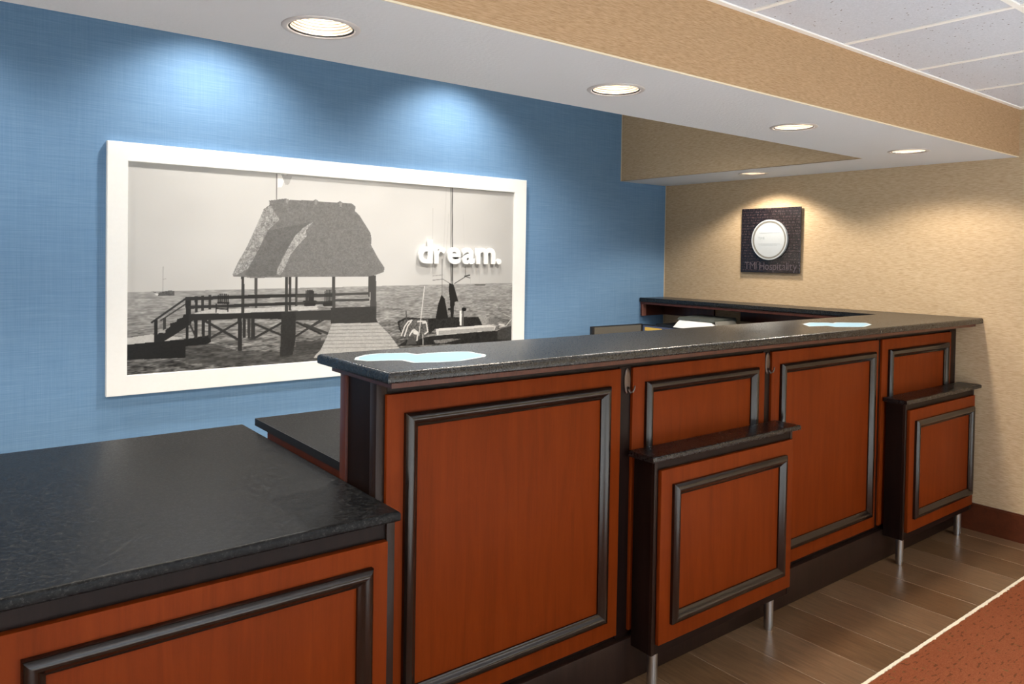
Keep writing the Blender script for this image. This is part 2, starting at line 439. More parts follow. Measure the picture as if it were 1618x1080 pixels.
for i in (0, 1):
    t = downlight(first, LAMPS[i][0], LAMPS[i][1], C, 'soffit downlight left of the frame, ' + ('farthest out' if i == 0 else 'next to the nearest visible one'), 'soffit downlights out of view', LIGHT['soffit'], 150)
for x, y in ALC:
    downlight(first, x, y, HA, 'recessed downlight in the raised ceiling behind the soffit, ' + next(ORD) + ' one', 'raised ceiling downlights', LIGHT['alcove'] if y > 3 else LIGHT['staff'], 128, (1, .94, .86), .7, .058)
# added troffers behind the camera, bodies for the lobby fill lamps
tf = None
for px, py in ADDED_PANELS:
    if tf is None:
        tf = thing('added_troffer', 'added flat fluorescent fill panel over the lobby, left, just behind the camera', 'ceiling light', (px, py, H - .02), 'added lobby troffers')
        o = link('troffer_frame', box_bm(-.6, .6, -.3, .3, -.006, .018), WHITE); o.parent = tf
        o = link('diffuser', box_bm(-.57, .57, -.27, .27, -.008, -.006), DIFF); o.parent = tf
    else:
        o = tf.copy(); COL.objects.link(o); o.location = (px, py, H - .02)
        for c in tf.children: d = c.copy(); COL.objects.link(d); d.parent = o
        o['label'] = 'added flat fluorescent fill panel over the lobby, %s, %s the camera' % ({-1.7: 'left', 1.15: 'middle', 3.6: 'right'}[px], 'just behind' if py > -2 else 'far behind')

# ================================================================ BAR
BX, CY, CB = .985, 1.865, 2.084       # cabinet left x, frame front y, back y
bar = thing('reception_bar_cabinet', 'long cherry and espresso panelled reception bar cabinet under the L-shaped granite top', 'cabinet', (2.8, 1.97, 0))
ZT = 1.156
BOX('carcass', (BX + .012, S - .002, CY + .001, CB, .0, ZT), ESP, bar, 0)
# left end: rear post, recessed panel, front post
BOX('rear_post', (BX - .004, BX + .03, CB - .035, CB + .004, 0, ZT), RED, bar)
BOX('end_panel', (BX + .004, BX + .012, CY + .034, CB - .034, 0, ZT), ESP, bar, 0)
BOX('corner_post', (BX - .002, BX + .03, CY - .002, CY + .036, 0, ZT), ESP_P, bar)
BOX('top_rail', (BX + .03, S - .003, CY - .003, CY + .003, 1.128, ZT), ESP, bar, .001, 1)
PAN = [(1.010, 1.934), (1.995, 2.802), (2.853, 3.780), (3.816, 4.619)]
MLD = [(1.064, 1.875), (2.057, 2.742), (2.912, 3.730), (3.877, 4.563)]
for a, b in ((.985 + .026, 1.010 - .001), (1.934, 1.995), (2.802, 2.853), (3.780, 3.816), (4.619, S - .003)):
    if b - a > .01: BOX('stile', (a + .0005, b - .0005, CY - .004, CY + .003, .157, 1.128), ESP, bar, .001, 1)
for (a, b), (c, d) in zip(PAN, MLD):
    p = BOX('panel', (a, b, CY - .014, CY + .002, .176, 1.122), CHERRY, bar, .0015, 2)
    moulding(p, c, d, .240, 1.067, CY - .014)
BOX('plinth', (BX + .004, S - .003, CY - .027, CY + .002, 0, .157), ESP_P, bar, .003, 2)
# build-up strip under the granite, following its L

# dark metal bag hooks on the stiles
def hook(x):
    pr = []; bm = bmesh.new(); n = 28
    cz, yy = 1.075, CY - .004
    layers = [(.0, 1.0), (.004, 1.0), (.0065, .88), (.0075, .6)]
    rings = [[bm.verts.new((x + .015 * s * math.cos(2 * math.pi * k / n), yy - d, cz + .046 * s * math.sin(2 * math.pi * k / n))) for k in range(n)] for d, s in layers]
    for i in range(3):
        for k in range(n): bm.faces.new((rings[i][k], rings[i][(k + 1) % n], rings[i + 1][(k + 1) % n], rings[i + 1][k]))
    bm.faces.new(rings[-1])
    h = link('bag_hook', bm, PEWTER, bar, 'auto')
    o = link('hook_prong', tube([(x, yy - .005, cz - .022), (x + .001, yy - .011, cz - .034), (x + .003, yy - .019, cz - .040), (x + .006, yy - .026, cz - .036), (x + .009, yy - .030, cz - .024), (x + .010, yy - .031, cz - .014)], [.0065, .006, .005, .004, .0034, .0028], 10), PEWTER, h, True)
hook(1.972); hook(2.829)
# hanging boards below the side leg of the L
BOX('hanging_board', (4.435, S - .003, W - .022, W - .003, 1.065, ZT), RED, bar)
BOX('board_edge_cap', (4.433, 4.475, W - .027, W - .022, 1.063, ZT), m_wood('lit_edge_wood', lin(120, 72, 60), lin(150, 98, 84), lin(168, 116, 100), .5), bar, .001, 1)  # paler wood paints in the light on the board's front edge
BOX('wall_cleat', (S - .022, S - .003, 3.545, W - .024, 1.067, ZT), RED, bar)
BOX('wall_cleat', (S - .022, S - .003, 2.09, 3.311, 1.067, ZT), RED, bar)
# granite L top
ct = slab('granite_bar_top', [(.942, 1.722), (S - .001, 1.722), (S - .001, W - .001), (4.422, W - .001), (4.422, 2.168), (.942, 2.168)], 1.206, .030, GRAN, None, (1, 2), .011)
ctt = thing('bar_countertop', 'dark speckled L-shaped granite top of the high reception bar', 'countertop', (2.8, 1.95, ZT))
ct.name = 'granite_slab'; ct.parent = ctt; ct.matrix_parent_inverse = Matrix.Translation(-ctt.location)
bu = prism([(BX - .012, 1.760), (S - .002, 1.760), (S - .002, W - .003), (4.432, W - .003), (4.432, 2.13), (BX - .012, 2.13)], ZT + .0005, 1.176)
link('build_up_strip', bu, RED, ctt)

# ---------------------------------------------------------------- two lower shelf cabinets on steel legs
def shelf_cab(label, tL, tR, bL, bR, pL, pR, mL, mR, legs):
    y0, yb = 1.739, 1.8355
    t = thing('shelf_cabinet', label, 'cabinet', ((bL + bR) / 2, 1.79, 0), 'small granite topped cabinets on steel legs')
    z0 = .129
    BOX('carcass', (bL + .002, bR - .002, y0 + .002, yb, z0, .811), ESP, t, 0)
    BOX('side_panel', (bL, bL + .012, y0 + .012, yb, z0, .812), ESP, t, .001, 1)
    BOX('side_panel', (bR - .012, bR, y0 + .012, yb, z0, .812), ESP, t, .001, 1)
    BOX('edge_post', (bL - .001, bL + .014, y0 - .001, y0 + .013, z0, .812), ESP_P, t, .001, 1)
    BOX('edge_post', (bR - .014, bR + .001, y0 - .001, y0 + .013, z0, .812), ESP_P, t, .001, 1)
    p = BOX('panel', (pL, pR, y0 - .014, y0 + .002, .166, .778), CHERRY, t)
    moulding(p, mL, mR, .228, .723, y0 - .014)
    slab('granite_shelf', [(tL, 1.719), (tR, 1.719), (tR, yb + .001), (tL, yb + .001)], .832, .020, GRAN, t, (2,), .007)
    for x in legs:
        l = link('leg', tube([(x, 1.763, z0), (x, 1.763, .014)], .0185, 28), STEEL, t, 'auto')
        link('leg_foot', tube([(x, 1.763, .014), (x, 1.763, 0)], [.0155, .015], 28), STEEL, l, 'auto')
shelf_cab('low granite topped cabinet on steel legs at the middle of the bar front', 1.961, 2.869, 1.992, 2.836, 2.012, 2.823, 2.069, 2.763, (2.026, 2.734))
shelf_cab('low granite topped cabinet on steel legs beside the beige wall', 3.807, S - .006, 3.838, 4.655, 3.858, 4.635, 3.909, 4.598, (3.864, 4.544))

# ---------------------------------------------------------------- low desk at the left
dk = thing('low_desk_cabinet', 'cherry panelled low desk cabinet at the left under a granite top', 'cabinet', (-.4, 2.2, 0))
DR = .976
BOX('carcass', (-2.0, DR - .02, 1.747, 2.90, 0, .816), ESP, dk, 0)
BOX('corner_post', (DR - .024, DR, 1.738, 1.775, 0, .816), ESP_P, dk)
BOX('side_panel', (DR - .014, DR - .002, 1.775, 1.860, 0, .816), ESP, dk, 0)
for a, b, c, d in ((.095, .950, .147, .903), (-.80, .060, -.75, .012), (-1.7, -.84, -1.65, -.89)):
    p = BOX('panel', (a, b, 1.727, 1.749, .12, .767), CHERRY, dk)
    moulding(p, c, d, .17, .712, 1.727, .042, .024)
lt = slab('granite_desk_top', [(-2.05, 1.714), (.9795, 1.714), (.9795, 2.948), (-2.05, 2.948)], .844, .027, GRAN_LOW, None, (), .010)
tag(lt, 'wide dark speckled granite top of the low desk at the left', 'countertop')

# ---------------------------------------------------------------- staff work surface behind the bar
wk = thing('staff_desk', 'dark topped staff work desk behind the high bar', 'desk', (2.7, 2.45, 0))
BOX('work_top', (.990, 4.69, 2.092, 2.837, .857, .884), [LAM], wk, .001, 1)
o = BOX('front_edge', (.9865, .990, 2.092, 2.837, .857, .884), GRAN_DK, wk, 0)
BOX('desk_end_panel', (.992, 1.01, 2.092, 2.72, 0, .857), RED, wk, .001, 1)
BOX('desk_end_panel', (3.0, 3.018, 2.092, 2.76, 0, .857), RED, wk, .001, 1)
rd = thing('rear_desk', 'lower dark desk top in the corner that carries the monitors and printer', 'desk', (4.1, 3.45, 0))
BOX('rear_desk_top', (3.45, 4.69, 2.845, 4.04, .690, .715), LAM, rd, .001, 1)
BOX('pedestal', (4.0, 4.66, 2.9, 4.0, 0, .690), RED, rd, .001, 1)
BOX('pedestal', (3.47, 3.50, 2.9, 4.0, 0, .690), RED, rd, .001, 1)

# monitor facing the lobby
def monitor(label, loc, rotz, w, h, ztop, scr, extra=None):
    t = thing('monitor', label, 'monitor', loc)
    t.rotation_euler = (0, 0, rotz)
    P = lambda nm, b, m, bv=.002, par=t: (lambda o: (setattr(o, 'parent', par), o)[1])(BOX(nm, b, m, None, bv))
    z1 = ztop - loc[2]; z0 = z1 - h
    P('bezel', (-w/2, w/2, 0, .028, z0, z1), BLACK); P('screen', (-w/2 + .018, w/2 - .018, -.0015, .002, z0 + .016, z1 - .006), scr, 0)
    P('stand_neck', (-.03, .03, .01, .035, .01, z0 + .03), BLACK); P('stand_base', (-.11, .11, -.06, .10, 0, .012), BLACK)
    if extra: o = P('screen_banner', extra, YEL, 0)
    return t
monitor('black framed monitor with a dull grey screen against the blue wall', (3.828, 3.70, .715), 0, .497, .29, 1.043, SCREEN)
monitor('monitor showing a blue screen with a yellow banner, in the corner', (4.19, 3.585, .715), -math.radians(90) , .46, .28, 1.026, BLSCR, (-.195, -.03, -.003, -.001, .268, .293))
# printer with a tilted white tray and grey lid
LIDG = plain('dark_grey_lid', lin(66, 70, 66), .5)
pt = thing('desktop_printer', 'boxy white printer with a grey lid under the side leg of the bar', 'printer', (4.44, 3.42, .715))
BOX('printer_base', (4.33, 4.66, 3.20, 3.80, .715, 1.025), BLACK, pt, .006)
bm = bmesh.new()   # white body: sloped front face towards -x
def hexa(bm, b, t):
    v = [bm.verts.new(p) for p in b + t]
    for f in ((3, 2, 1, 0), (4, 5, 6, 7), (0, 1, 5, 4), (1, 2, 6, 5), (2, 3, 7, 6), (3, 0, 4, 7)): bm.faces.new([v[i] for i in f])
    return bm
hexa(bm, [(4.22, 3.17, .99), (4.50, 3.17, .99), (4.50, 3.58, .99), (4.22, 3.58, .99)], [(4.30, 3.27, 1.074), (4.52, 3.27, 1.076), (4.52, 3.555, 1.076), (4.30, 3.555, 1.074)])
bmesh.ops.bevel(bm, geom=bm.edges[:], offset=.003, segments=2, affect='EDGES')
link('printer_body', bm, PAPER, pt, 'auto')
bm = hexa(bmesh.new(), [(4.297, 3.25, 1.0765), (4.56, 3.25, 1.0765), (4.56, 3.57, 1.0765), (4.297, 3.57, 1.0765)], [(4.315, 3.26, 1.094), (4.56, 3.26, 1.10), (4.56, 3.565, 1.10), (4.315, 3.565, 1.094)])
link('printer_lid', bm, LIDG, pt)
bm = hexa(bmesh.new(), [(4.225, 3.135, .99), (4.50, 3.135, .99), (4.50, 3.155, .99), (4.225, 3.155, .99)], [(4.305, 3.225, 1.083), (4.50, 3.225, 1.083), (4.50, 3.245, 1.083), (4.305, 3.245, 1.083)])
link('side_cover', bm, GREY, pt)

# ---------------------------------------------------------------- stickers on the bar top
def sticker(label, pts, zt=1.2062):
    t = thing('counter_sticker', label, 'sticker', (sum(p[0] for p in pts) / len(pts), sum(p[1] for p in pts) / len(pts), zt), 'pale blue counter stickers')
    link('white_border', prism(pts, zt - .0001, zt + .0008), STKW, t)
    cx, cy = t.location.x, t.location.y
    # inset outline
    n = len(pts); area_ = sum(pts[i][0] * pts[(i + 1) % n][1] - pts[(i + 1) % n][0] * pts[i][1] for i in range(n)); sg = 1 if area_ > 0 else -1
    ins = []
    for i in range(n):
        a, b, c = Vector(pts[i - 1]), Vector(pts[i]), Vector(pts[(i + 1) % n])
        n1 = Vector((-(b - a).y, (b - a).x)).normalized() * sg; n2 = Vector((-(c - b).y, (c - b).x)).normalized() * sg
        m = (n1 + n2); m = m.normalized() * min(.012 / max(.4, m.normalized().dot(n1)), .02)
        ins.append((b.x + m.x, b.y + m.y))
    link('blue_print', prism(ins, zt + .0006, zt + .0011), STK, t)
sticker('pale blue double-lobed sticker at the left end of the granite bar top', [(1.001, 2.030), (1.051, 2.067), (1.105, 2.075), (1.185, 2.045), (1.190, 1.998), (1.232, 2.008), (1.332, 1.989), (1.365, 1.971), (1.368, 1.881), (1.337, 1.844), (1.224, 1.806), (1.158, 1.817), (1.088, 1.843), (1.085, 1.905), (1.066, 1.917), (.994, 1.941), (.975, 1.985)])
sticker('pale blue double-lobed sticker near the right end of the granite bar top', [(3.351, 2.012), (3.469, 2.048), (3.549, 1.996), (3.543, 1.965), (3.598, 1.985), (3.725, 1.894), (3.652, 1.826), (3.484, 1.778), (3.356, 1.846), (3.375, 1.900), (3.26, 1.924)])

# ================================================================ PICTURE ON THE BLUE WALL
pc = thing('framed_picture', 'wide white framed black and white photograph of a thatched pier on the blue wall', 'picture', (1.96, W, .808))
pL, pR, pB, pT = .685, 3.244, .808, 2.031; qL, qR, qB, qT = .775, 3.142, .904, 1.942
yf = W - .034
bm = bmesh.new()
oc = [(pL, pB), (pR, pB), (pR, pT), (pL, pT)]; ic = [(qL, qB), (qR, qB), (qR, qT), (qL, qT)]
def ring(pts, y): return [bm.verts.new((x, y, z)) for x, z in pts]
sh = lambda pts, d: [(pts[0][0] + d, pts[0][1] + d), (pts[1][0] - d, pts[1][1] + d), (pts[2][0] - d, pts[2][1] - d), (pts[3][0] + d, pts[3][1] - d)]
rs = [ring(oc, W - .001), ring(oc, yf + .002), ring(sh(oc, .002), yf), ring(sh(ic, -.0015), yf), ring(ic, yf + .0015), ring(ic, W - .020)]
for a, b in zip(rs, rs[1:]):
    for i in range(4): bm.faces.new((a[i], a[(i + 1) % 4], b[(i + 1) % 4], b[i]))
link('frame', bm, WHITE, pc)
BOX('backing', (qL - .01, qR + .01, W - .0205, W - .0065, qB - .01, qT + .01), GREY, pc, 0)
# the print: a black and white photograph laid out in print coordinates (0..1000 across and up)
NX, NZ = 860, 400
ar = (qR - qL) / (qT - qB)
U, V = np.meshgrid(np.linspace(0, 1000, NX), np.linspace(0, 1000, NZ))
MX = (qR - qL); MZ = (qT - qB)        # metres
rng = np.random.default_rng(3)
def vnoise(nx, nz, seed):
    r = np.random.default_rng(seed).random((nz + 2, nx + 2)); gx = np.linspace(0, nx, NX); gz = np.linspace(0, nz, NZ)
    ix, iz = gx.astype(int), gz.astype(int); fx = gx - ix; fz = gz - iz; fx = fx * fx * (3 - 2 * fx); fz = (fz * fz * (3 - 2 * fz))[:, None]
    return (r[iz][:, ix] * (1 - fx) * (1 - fz) + r[iz][:, ix + 1] * fx * (1 - fz) + r[iz + 1][:, ix] * (1 - fx) * fz + r[iz + 1][:, ix + 1] * fx * fz) - .5
fine = .6 * vnoise(300, 260, 1) + .6 * vnoise(150, 120, 2)
thatch = .75 * vnoise(520, 300, 3) + .55 * vnoise(260, 120, 4) + .2 * vnoise(60, 30, 14)
cloud = .6 * vnoise(7, 5, 5) + .4 * vnoise(16, 10, 6)
wave = .3 * vnoise(30, 60, 7) + .5 * vnoise(70, 170, 8) + .45 * vnoise(170, 320, 9)
hz = 389.9 + (413.2 - 389.9) * U / 1000
img = .85 + .035 * cloud - .12 * (np.abs(U - 400) / 600) ** 1.4 - .02 * np.clip((650 - V) / 300, 0, 1)
dep = np.clip((hz - V) / hz, 0, 1)
sea = .62 - .20 * dep + wave * (.20 + .50 * dep) - .12 * np.clip((dep - .55) * 2, 0, 1)
img = np.where(V < hz, sea, img)
PIC = [('P',0.35,0.1,[(48.3,389.8),(57.9,384.1),(82.7,395.4),(91.7,391.0),(91.8,369.1),(57.9,369.3)]),
('P',0.85,0,[(51.0,383.0),(60.6,380.6),(57.9,369.3)]),
('L',0.6,2.1,[(69.1,508.9),(68.3,393.9)]),
('L',0.6,1.4,[(68.1,448.0),(74.2,451.3)]),
('P',0.4,0,[(866.9,408.0),(906.3,406.2),(903.9,396.1),(871.8,398.7)]),
('L',0.7,1.9,[(883.8,491.8),(884.5,407.6)]),
('P',0.74,0.04,[(-1.1,175.3),(47.4,186.2),(114.5,162.6),(75.0,149.0),(-1.1,143.5)]),
('P',0.13,0.02,[(-1.1,143.5),(51.6,150.0),(114.5,155.7),(167.1,170.3),(167.2,133.6),(143.6,112.2),(120.5,63.5),(-0.9,72.8)]),
('P',0.3,0.16,[(114.6,119.7),(170.2,126.2),(225.2,82.9),(325.2,60.9),(421.6,123.8),(422.2,-7.5),(253.8,-1.3),(114.8,36.7)]),
('P',0.15,0,[(55.7,168.3),(61.1,191.4),(73.5,190.0),(73.5,203.6),(83.2,219.6),(83.2,235.3),(95.8,242.3),(97.2,255.9),(108.5,261.8),(109.9,277.5),(125.7,277.7),(125.8,229.1),(91.7,177.6),(72.2,151.4),(53.0,149.8)]),
('L',0.2,9.1,[(47.3,243.4),(113.9,353.0)]),
('L',0.25,6.3,[(65.1,251.9),(114.0,326.8)]),
('P',0.14,0,[(51.3,256.5),(58.7,255.8),(59.0,151.0),(51.6,150.0)]),
('P',0.22,0,[(69.2,261.7),(75.3,264.6),(75.4,210.2),(69.3,204.0)]),
('P',0.76,0.06,[(128.5,278.8),(160.7,296.0),(411.8,300.0),(411.9,280.1),(178.7,273.6)]),
('P',0.18,0,[(114.2,278.6),(233.9,273.6),(412.0,273.9),(412.2,223.3),(234.0,246.2),(114.3,242.7)]),
('P',0.16,0,[(113.9,362.7),(125.4,362.2),(125.7,276.3),(114.2,277.2)]),
('P',0.2,0,[(132.6,365.3),(139.3,365.0),(139.6,283.6),(132.9,284.1)]),
('P',0.22,0,[(145.7,366.8),(152.2,366.5),(152.4,292.4),(146.0,292.8)]),
('P',0.24,0,[(161.1,368.9),(167.0,368.7),(167.2,297.0),(161.3,297.4)]),
('P',0.14,0,[(114.2,278.6),(120.5,278.1),(120.8,152.1),(114.5,152.9)]),
('P',0.16,0,[(131.5,249.4),(138.8,248.8),(139.1,156.8),(131.8,157.7)]),
('P',0.18,0,[(147.6,251.5),(154.3,250.9),(154.6,156.3),(147.9,157.1)]),
('P',0.2,0,[(160.8,253.9),(166.8,253.4),(167.1,154.8),(161.2,155.5)]),
('P',0.18,0,[(224.6,252.0),(233.9,251.3),(234.6,81.5),(225.2,82.9)]),
('P',0.2,0,[(235.5,251.1),(242.1,250.6),(242.5,145.6),(235.9,146.4)]),
('P',0.22,0,[(246.5,246.6),(252.9,246.0),(253.3,140.6),(246.9,141.4)]),
('P',0.2,0,[(254.4,249.5),(263.0,248.8),(263.4,139.4),(254.8,140.4)]),
('P',0.25,0,[(231.6,463.8),(238.5,463.7),(239.2,272.5),(232.3,273.0)]),
('P',0.3,0,[(261.6,463.6),(267.9,463.5),(268.6,295.8),(262.2,296.2)]),
('P',0.26,0,[(331.8,463.1),(339.2,463.0),(340.1,268.6),(332.7,269.1)]),
('P',0.24,0,[(340.9,463.0),(347.3,463.0),(348.1,279.2),(341.7,279.7)]),
('P',0.28,0,[(356.5,462.9),(362.3,462.9),(363.1,300.8),(357.2,301.2)]),
('P',0.2,0.03,[(324.3,269.7),(359.8,273.1),(359.4,131.4),(352.3,41.8),(322.0,39.0)]),
('P',0.2,0,[(113.9,361.3),(235.1,365.8),(411.5,367.5),(411.6,350.7),(235.1,347.1),(114.0,344.8)]),
('P',0.2,0,[(119.8,318.2),(411.7,326.1),(411.8,309.2),(119.8,303.0)]),
('L',0.15,5.1,[(182.0,366.6),(182.1,326.3)]),
('L',0.15,5.1,[(186.2,372.1),(186.3,326.1)]),
('L',0.15,5.2,[(190.4,372.0),(190.6,325.9)]),
('L',0.15,5.2,[(194.7,371.8),(194.8,325.6)]),
('L',0.15,5.2,[(198.9,371.6),(199.1,325.4)]),
('L',0.15,5.2,[(203.2,365.7),(203.4,325.1)]),
('L',0.15,8.8,[(181.5,329.9),(204.3,327.2)]),
('L',0.15,5.9,[(177.9,323.1),(177.5,282.1)]),
('L',0.15,5.9,[(202.7,328.7),(202.9,284.5)]),
('L',0.15,5.9,[(178.6,300.4),(202.8,295.9)]),
('L',0.2,6.3,[(383.7,380.8),(384.0,326.1)]),
('L',0.2,6.3,[(387.9,380.6),(388.2,325.9)]),
('L',0.2,6.3,[(392.1,380.5),(392.4,325.6)]),
('L',0.2,6.3,[(396.3,380.3),(396.6,325.4)]),
('L',0.2,6.3,[(400.5,380.2),(400.8,325.2)]),
('L',0.18,23.6,[(380.2,318.7),(406.4,317.2)]),
('L',0.2,13.1,[(155.0,240.4),(225.0,140.5)]),
('L',0.2,11.2,[(224.7,226.9),(167.1,154.8)]),
('L',0.2,11.4,[(262.5,216.1),(324.8,150.5)]),
('L',0.2,11.6,[(327.9,217.3),(262.8,143.1)]),
('L',0.2,11.0,[(361.7,214.1),(421.5,146.9)]),
('L',0.2,11.2,[(417.6,216.6),(358.7,139.0)]),
('L',0.2,8.6,[(122.9,229.4),(136.2,158.5)]),
('P',0.24,0,[(359.2,273.5),(449.8,273.3),(450.1,218.9),(359.4,225.3)]),
('L',0.78,7.3,[(366.2,279.2),(412.8,285.4)]),
('P',0.27,0,[(358.8,362.6),(449.4,366.8),(449.5,346.9),(358.8,346.3)]),
('P',0.27,0,[(358.9,323.9),(449.6,326.1),(449.7,306.9),(359.0,307.6)]),
('L',0.22,4.9,[(383.8,379.6),(384.2,310.8)]),
('L',0.22,4.9,[(387.4,385.7),(387.8,310.5)]),
('L',0.22,4.9,[(391.0,385.6),(391.3,310.3)]),
('L',0.22,4.9,[(394.6,385.4),(394.9,310.1)]),
('L',0.22,4.9,[(398.2,385.3),(398.6,309.9)]),
('L',0.22,4.9,[(401.8,378.9),(402.2,309.7)]),
('L',0.2,21.1,[(383.1,309.3),(403.3,309.6)]),
('L',0.22,4.9,[(431.1,377.9),(431.5,308.0)]),
('L',0.22,5.0,[(434.8,384.1),(435.2,307.7)]),
('L',0.22,5.0,[(438.5,384.0),(438.9,307.5)]),
('L',0.22,5.0,[(442.2,383.9),(442.6,307.3)]),
('L',0.22,5.0,[(445.9,383.7),(446.3,307.1)]),
('L',0.22,5.0,[(449.7,377.2),(450.0,306.9)]),
('L',0.2,21.4,[(430.4,306.4),(451.2,306.8)]),
('L',0.3,13.3,[(457.7,359.3),(545.9,362.3)]),
('L',0.3,12.5,[(457.8,327.2),(546.1,325.9)]),
('P',0.3,0,[(448.9,466.7),(457.1,466.6),(458.0,286.3),(449.8,286.9)]),
('P',0.31,0,[(545.3,466.1),(566.6,466.0),(568.4,283.2),(551.1,284.3),(550.8,342.2),(546.0,342.5)]),
('L',0.8,3.4,[(550.7,367.0),(550.9,325.7)]),
('P',0.25,0.02,[(446.0,286.3),(568.4,288.2),(568.8,216.6),(573.0,192.9),(446.5,200.0)]),
('L',0.25,13.0,[(380.8,201.5),(439.3,146.4)]),
('L',0.25,10.6,[(380.9,168.7),(427.8,222.4)]),
('P',0.28,0.12,[(359.9,110.4),(432.1,109.0),(424.9,70.2),(403.1,49.6),(360.3,24.8)]),
('P',0.7,0.06,[(450.2,199.6),(573.0,192.9),(608.4,116.3),(631.8,49.8),(655.6,-22.1),(403.2,18.0),(421.3,58.8),(435.7,120.5)]),
('L',0.5,2.5,[(448.4,183.8),(579.2,177.3)]),
('L',0.5,2.5,[(444.8,164.2),(589.6,155.4)]),
('L',0.5,2.5,[(441.2,146.2),(600.0,134.9)]),
('L',0.5,2.5,[(437.5,127.5),(609.2,113.6)]),
('L',0.5,2.5,[(433.9,107.2),(616.9,90.7)]),
('L',0.5,2.5,[(430.3,88.5),(625.4,69.3)]),
('L',0.5,2.5,[(424.9,68.6),(634.0,46.1)]),
('P',0.48,0.06,[(293.1,855.2),(332.9,871.5),(339.4,864.3),(359.2,866.9),(398.2,867.9),(405.0,877.1),(411.9,866.8),(460.9,867.1),(466.6,875.1),(476.7,865.5),(498.4,865.9),(508.7,850.0),(506.8,825.2),(519.3,802.0),(534.5,754.0),(549.8,705.6),(552.4,674.6),(551.7,637.1),(571.9,562.8),(589.8,509.5),(588.4,484.2),(569.4,469.7),(545.2,458.0),(460.2,458.1),(390.6,458.6),(350.4,457.8),(255.9,451.8),(236.2,458.8),(214.4,461.2),(212.7,472.9),(223.8,531.4),(243.0,610.4),(259.9,695.8),(279.5,776.8),(280.6,808.2),(294.4,832.6)]),
('P',0.43,0.05,[(292.4,698.3),(392.0,753.2),(349.6,650.3),(323.8,556.3),(311.3,463.9),(255.8,458.6),(238.6,470.0),(270.2,600.3)]),
('P',0.6,0.18,[(280.7,805.3),(297.0,830.1),(317.8,757.8),(289.9,698.1),(270.2,600.3),(245.8,498.1),(216.8,464.5),(212.7,472.9),(223.8,531.4),(243.0,610.4),(259.9,695.8)]),
('P',0.63,0.18,[(398.8,752.6),(375.9,722.3),(354.8,673.9),(334.1,591.4),(315.0,504.2),(311.8,475.4),(321.6,468.5),(330.6,498.6),(344.6,574.3),(362.9,627.6),(384.2,675.9),(381.3,705.1)]),
('P',0.58,0.05,[(331.8,869.0),(339.7,868.9),(337.7,843.8),(333.0,846.1)]),
('P',0.58,0.05,[(401.7,872.6),(410.0,872.5),(407.9,846.7),(402.9,849.0)]),
('P',0.58,0.05,[(464.9,868.9),(473.5,868.8),(471.3,842.4),(466.2,844.8)]),
('L',0.45,3.7,[(309.9,996.3),(310.5,865.3)]),
('P',0.97,0,[(312.1,996.7),(333.8,999.2),(322.7,930.3),(312.4,926.5)]),
('P',0.72,0.03,[(320.8,996.8),(347.0,989.9),(338.9,945.1),(330.8,943.8)]),
('L',0.62,9.2,[(786.5,997.5),(790.7,430.0)]),
('L',0.32,6.4,[(791.1,998.2),(795.4,429.9)]),
('L',0.5,7.4,[(790.3,544.9),(793.8,206.2)]),
('L',0.28,6.5,[(795.0,545.0),(797.5,205.9)]),
('L',0.74,2.7,[(771.8,995.2),(763.9,442.8)]),
('L',0.74,2.8,[(780.7,837.6),(769.8,442.7)]),
('L',0.74,2.8,[(827.5,842.6),(836.7,447.3)]),
('L',0.74,2.7,[(730.6,867.0),(732.2,448.4)]),
('L',0.4,3.7,[(762.1,562.0),(762.8,341.4)]),
('L',0.45,3.6,[(733.6,434.5),(765.3,440.2),(790.9,409.6)]),
('L',0.55,2.7,[(733.4,459.9),(765.1,466.7)]),
('L',0.3,4.6,[(802.5,413.0),(838.6,455.5),(853.0,446.4)]),
('L',0.2,6.6,[(835.2,457.4),(851.9,464.5)]),
('L',0.45,2.8,[(836.9,545.7),(837.6,460.1)]),
('L',0.7,1.9,[(854.4,455.4),(854.7,414.6)]),
('L',0.75,1.9,[(952.8,566.6),(961.8,412.4)]),
('P',0.17,0.1,[(628.8,194.5),(654.1,217.9),(715.1,204.1),(787.7,206.7),(883.2,200.6),(898.5,142.2),(742.4,140.2),(724.7,107.0),(655.0,80.9),(633.3,151.6)]),
('P',0.14,0,[(761.4,345.9),(771.6,321.5),(784.1,198.1),(743.4,199.9),(751.3,289.1)]),
('P',0.15,0,[(785.2,416.0),(799.3,406.8),(816.0,298.7),(805.8,290.3),(801.2,268.2),(800.8,201.2),(791.5,202.0),(788.4,304.7),(783.7,376.0)]),
('P',0.6,0.08,[(803.3,299.4),(815.1,303.2),(831.9,270.8),(825.0,244.2),(805.9,267.9)]),
('P',0.92,0,[(820.2,244.5),(826.4,244.1),(827.1,151.1),(820.9,154.5)]),
('P',0.35,0,[(828.7,252.9),(833.5,252.6),(834.3,148.6),(829.5,149.1)]),
('L',0.12,22.5,[(831.6,251.8),(837.3,251.4)]),
('L',0.15,14.8,[(785.0,255.9),(790.1,255.6)]),
('P',0.82,0.04,[(744.7,139.9),(933.5,148.1),(944.7,139.5),(938.9,110.3),(748.2,99.0)]),
('P',0.65,0.05,[(753.9,126.6),(939.7,132.6),(937.8,110.4),(754.0,101.9)]),
('P',0.16,0.07,[(733.7,97.2),(938.9,105.6),(998.3,94.4),(999.9,37.3),(934.4,34.4),(629.7,50.1),(655.0,80.9)]),
('P',0.6,0.1,[(883.2,203.4),(910.4,203.9),(915.8,159.0),(895.8,162.8)]),
('P',0.45,0.06,[(919.1,186.5),(950.9,185.7),(948.7,146.6),(920.9,151.1)]),
('L',0.75,5.8,[(956.5,129.0),(979.7,134.2),(998.7,174.9)]),
('L',0.7,3.9,[(968.7,215.2),(997.0,189.3)]),
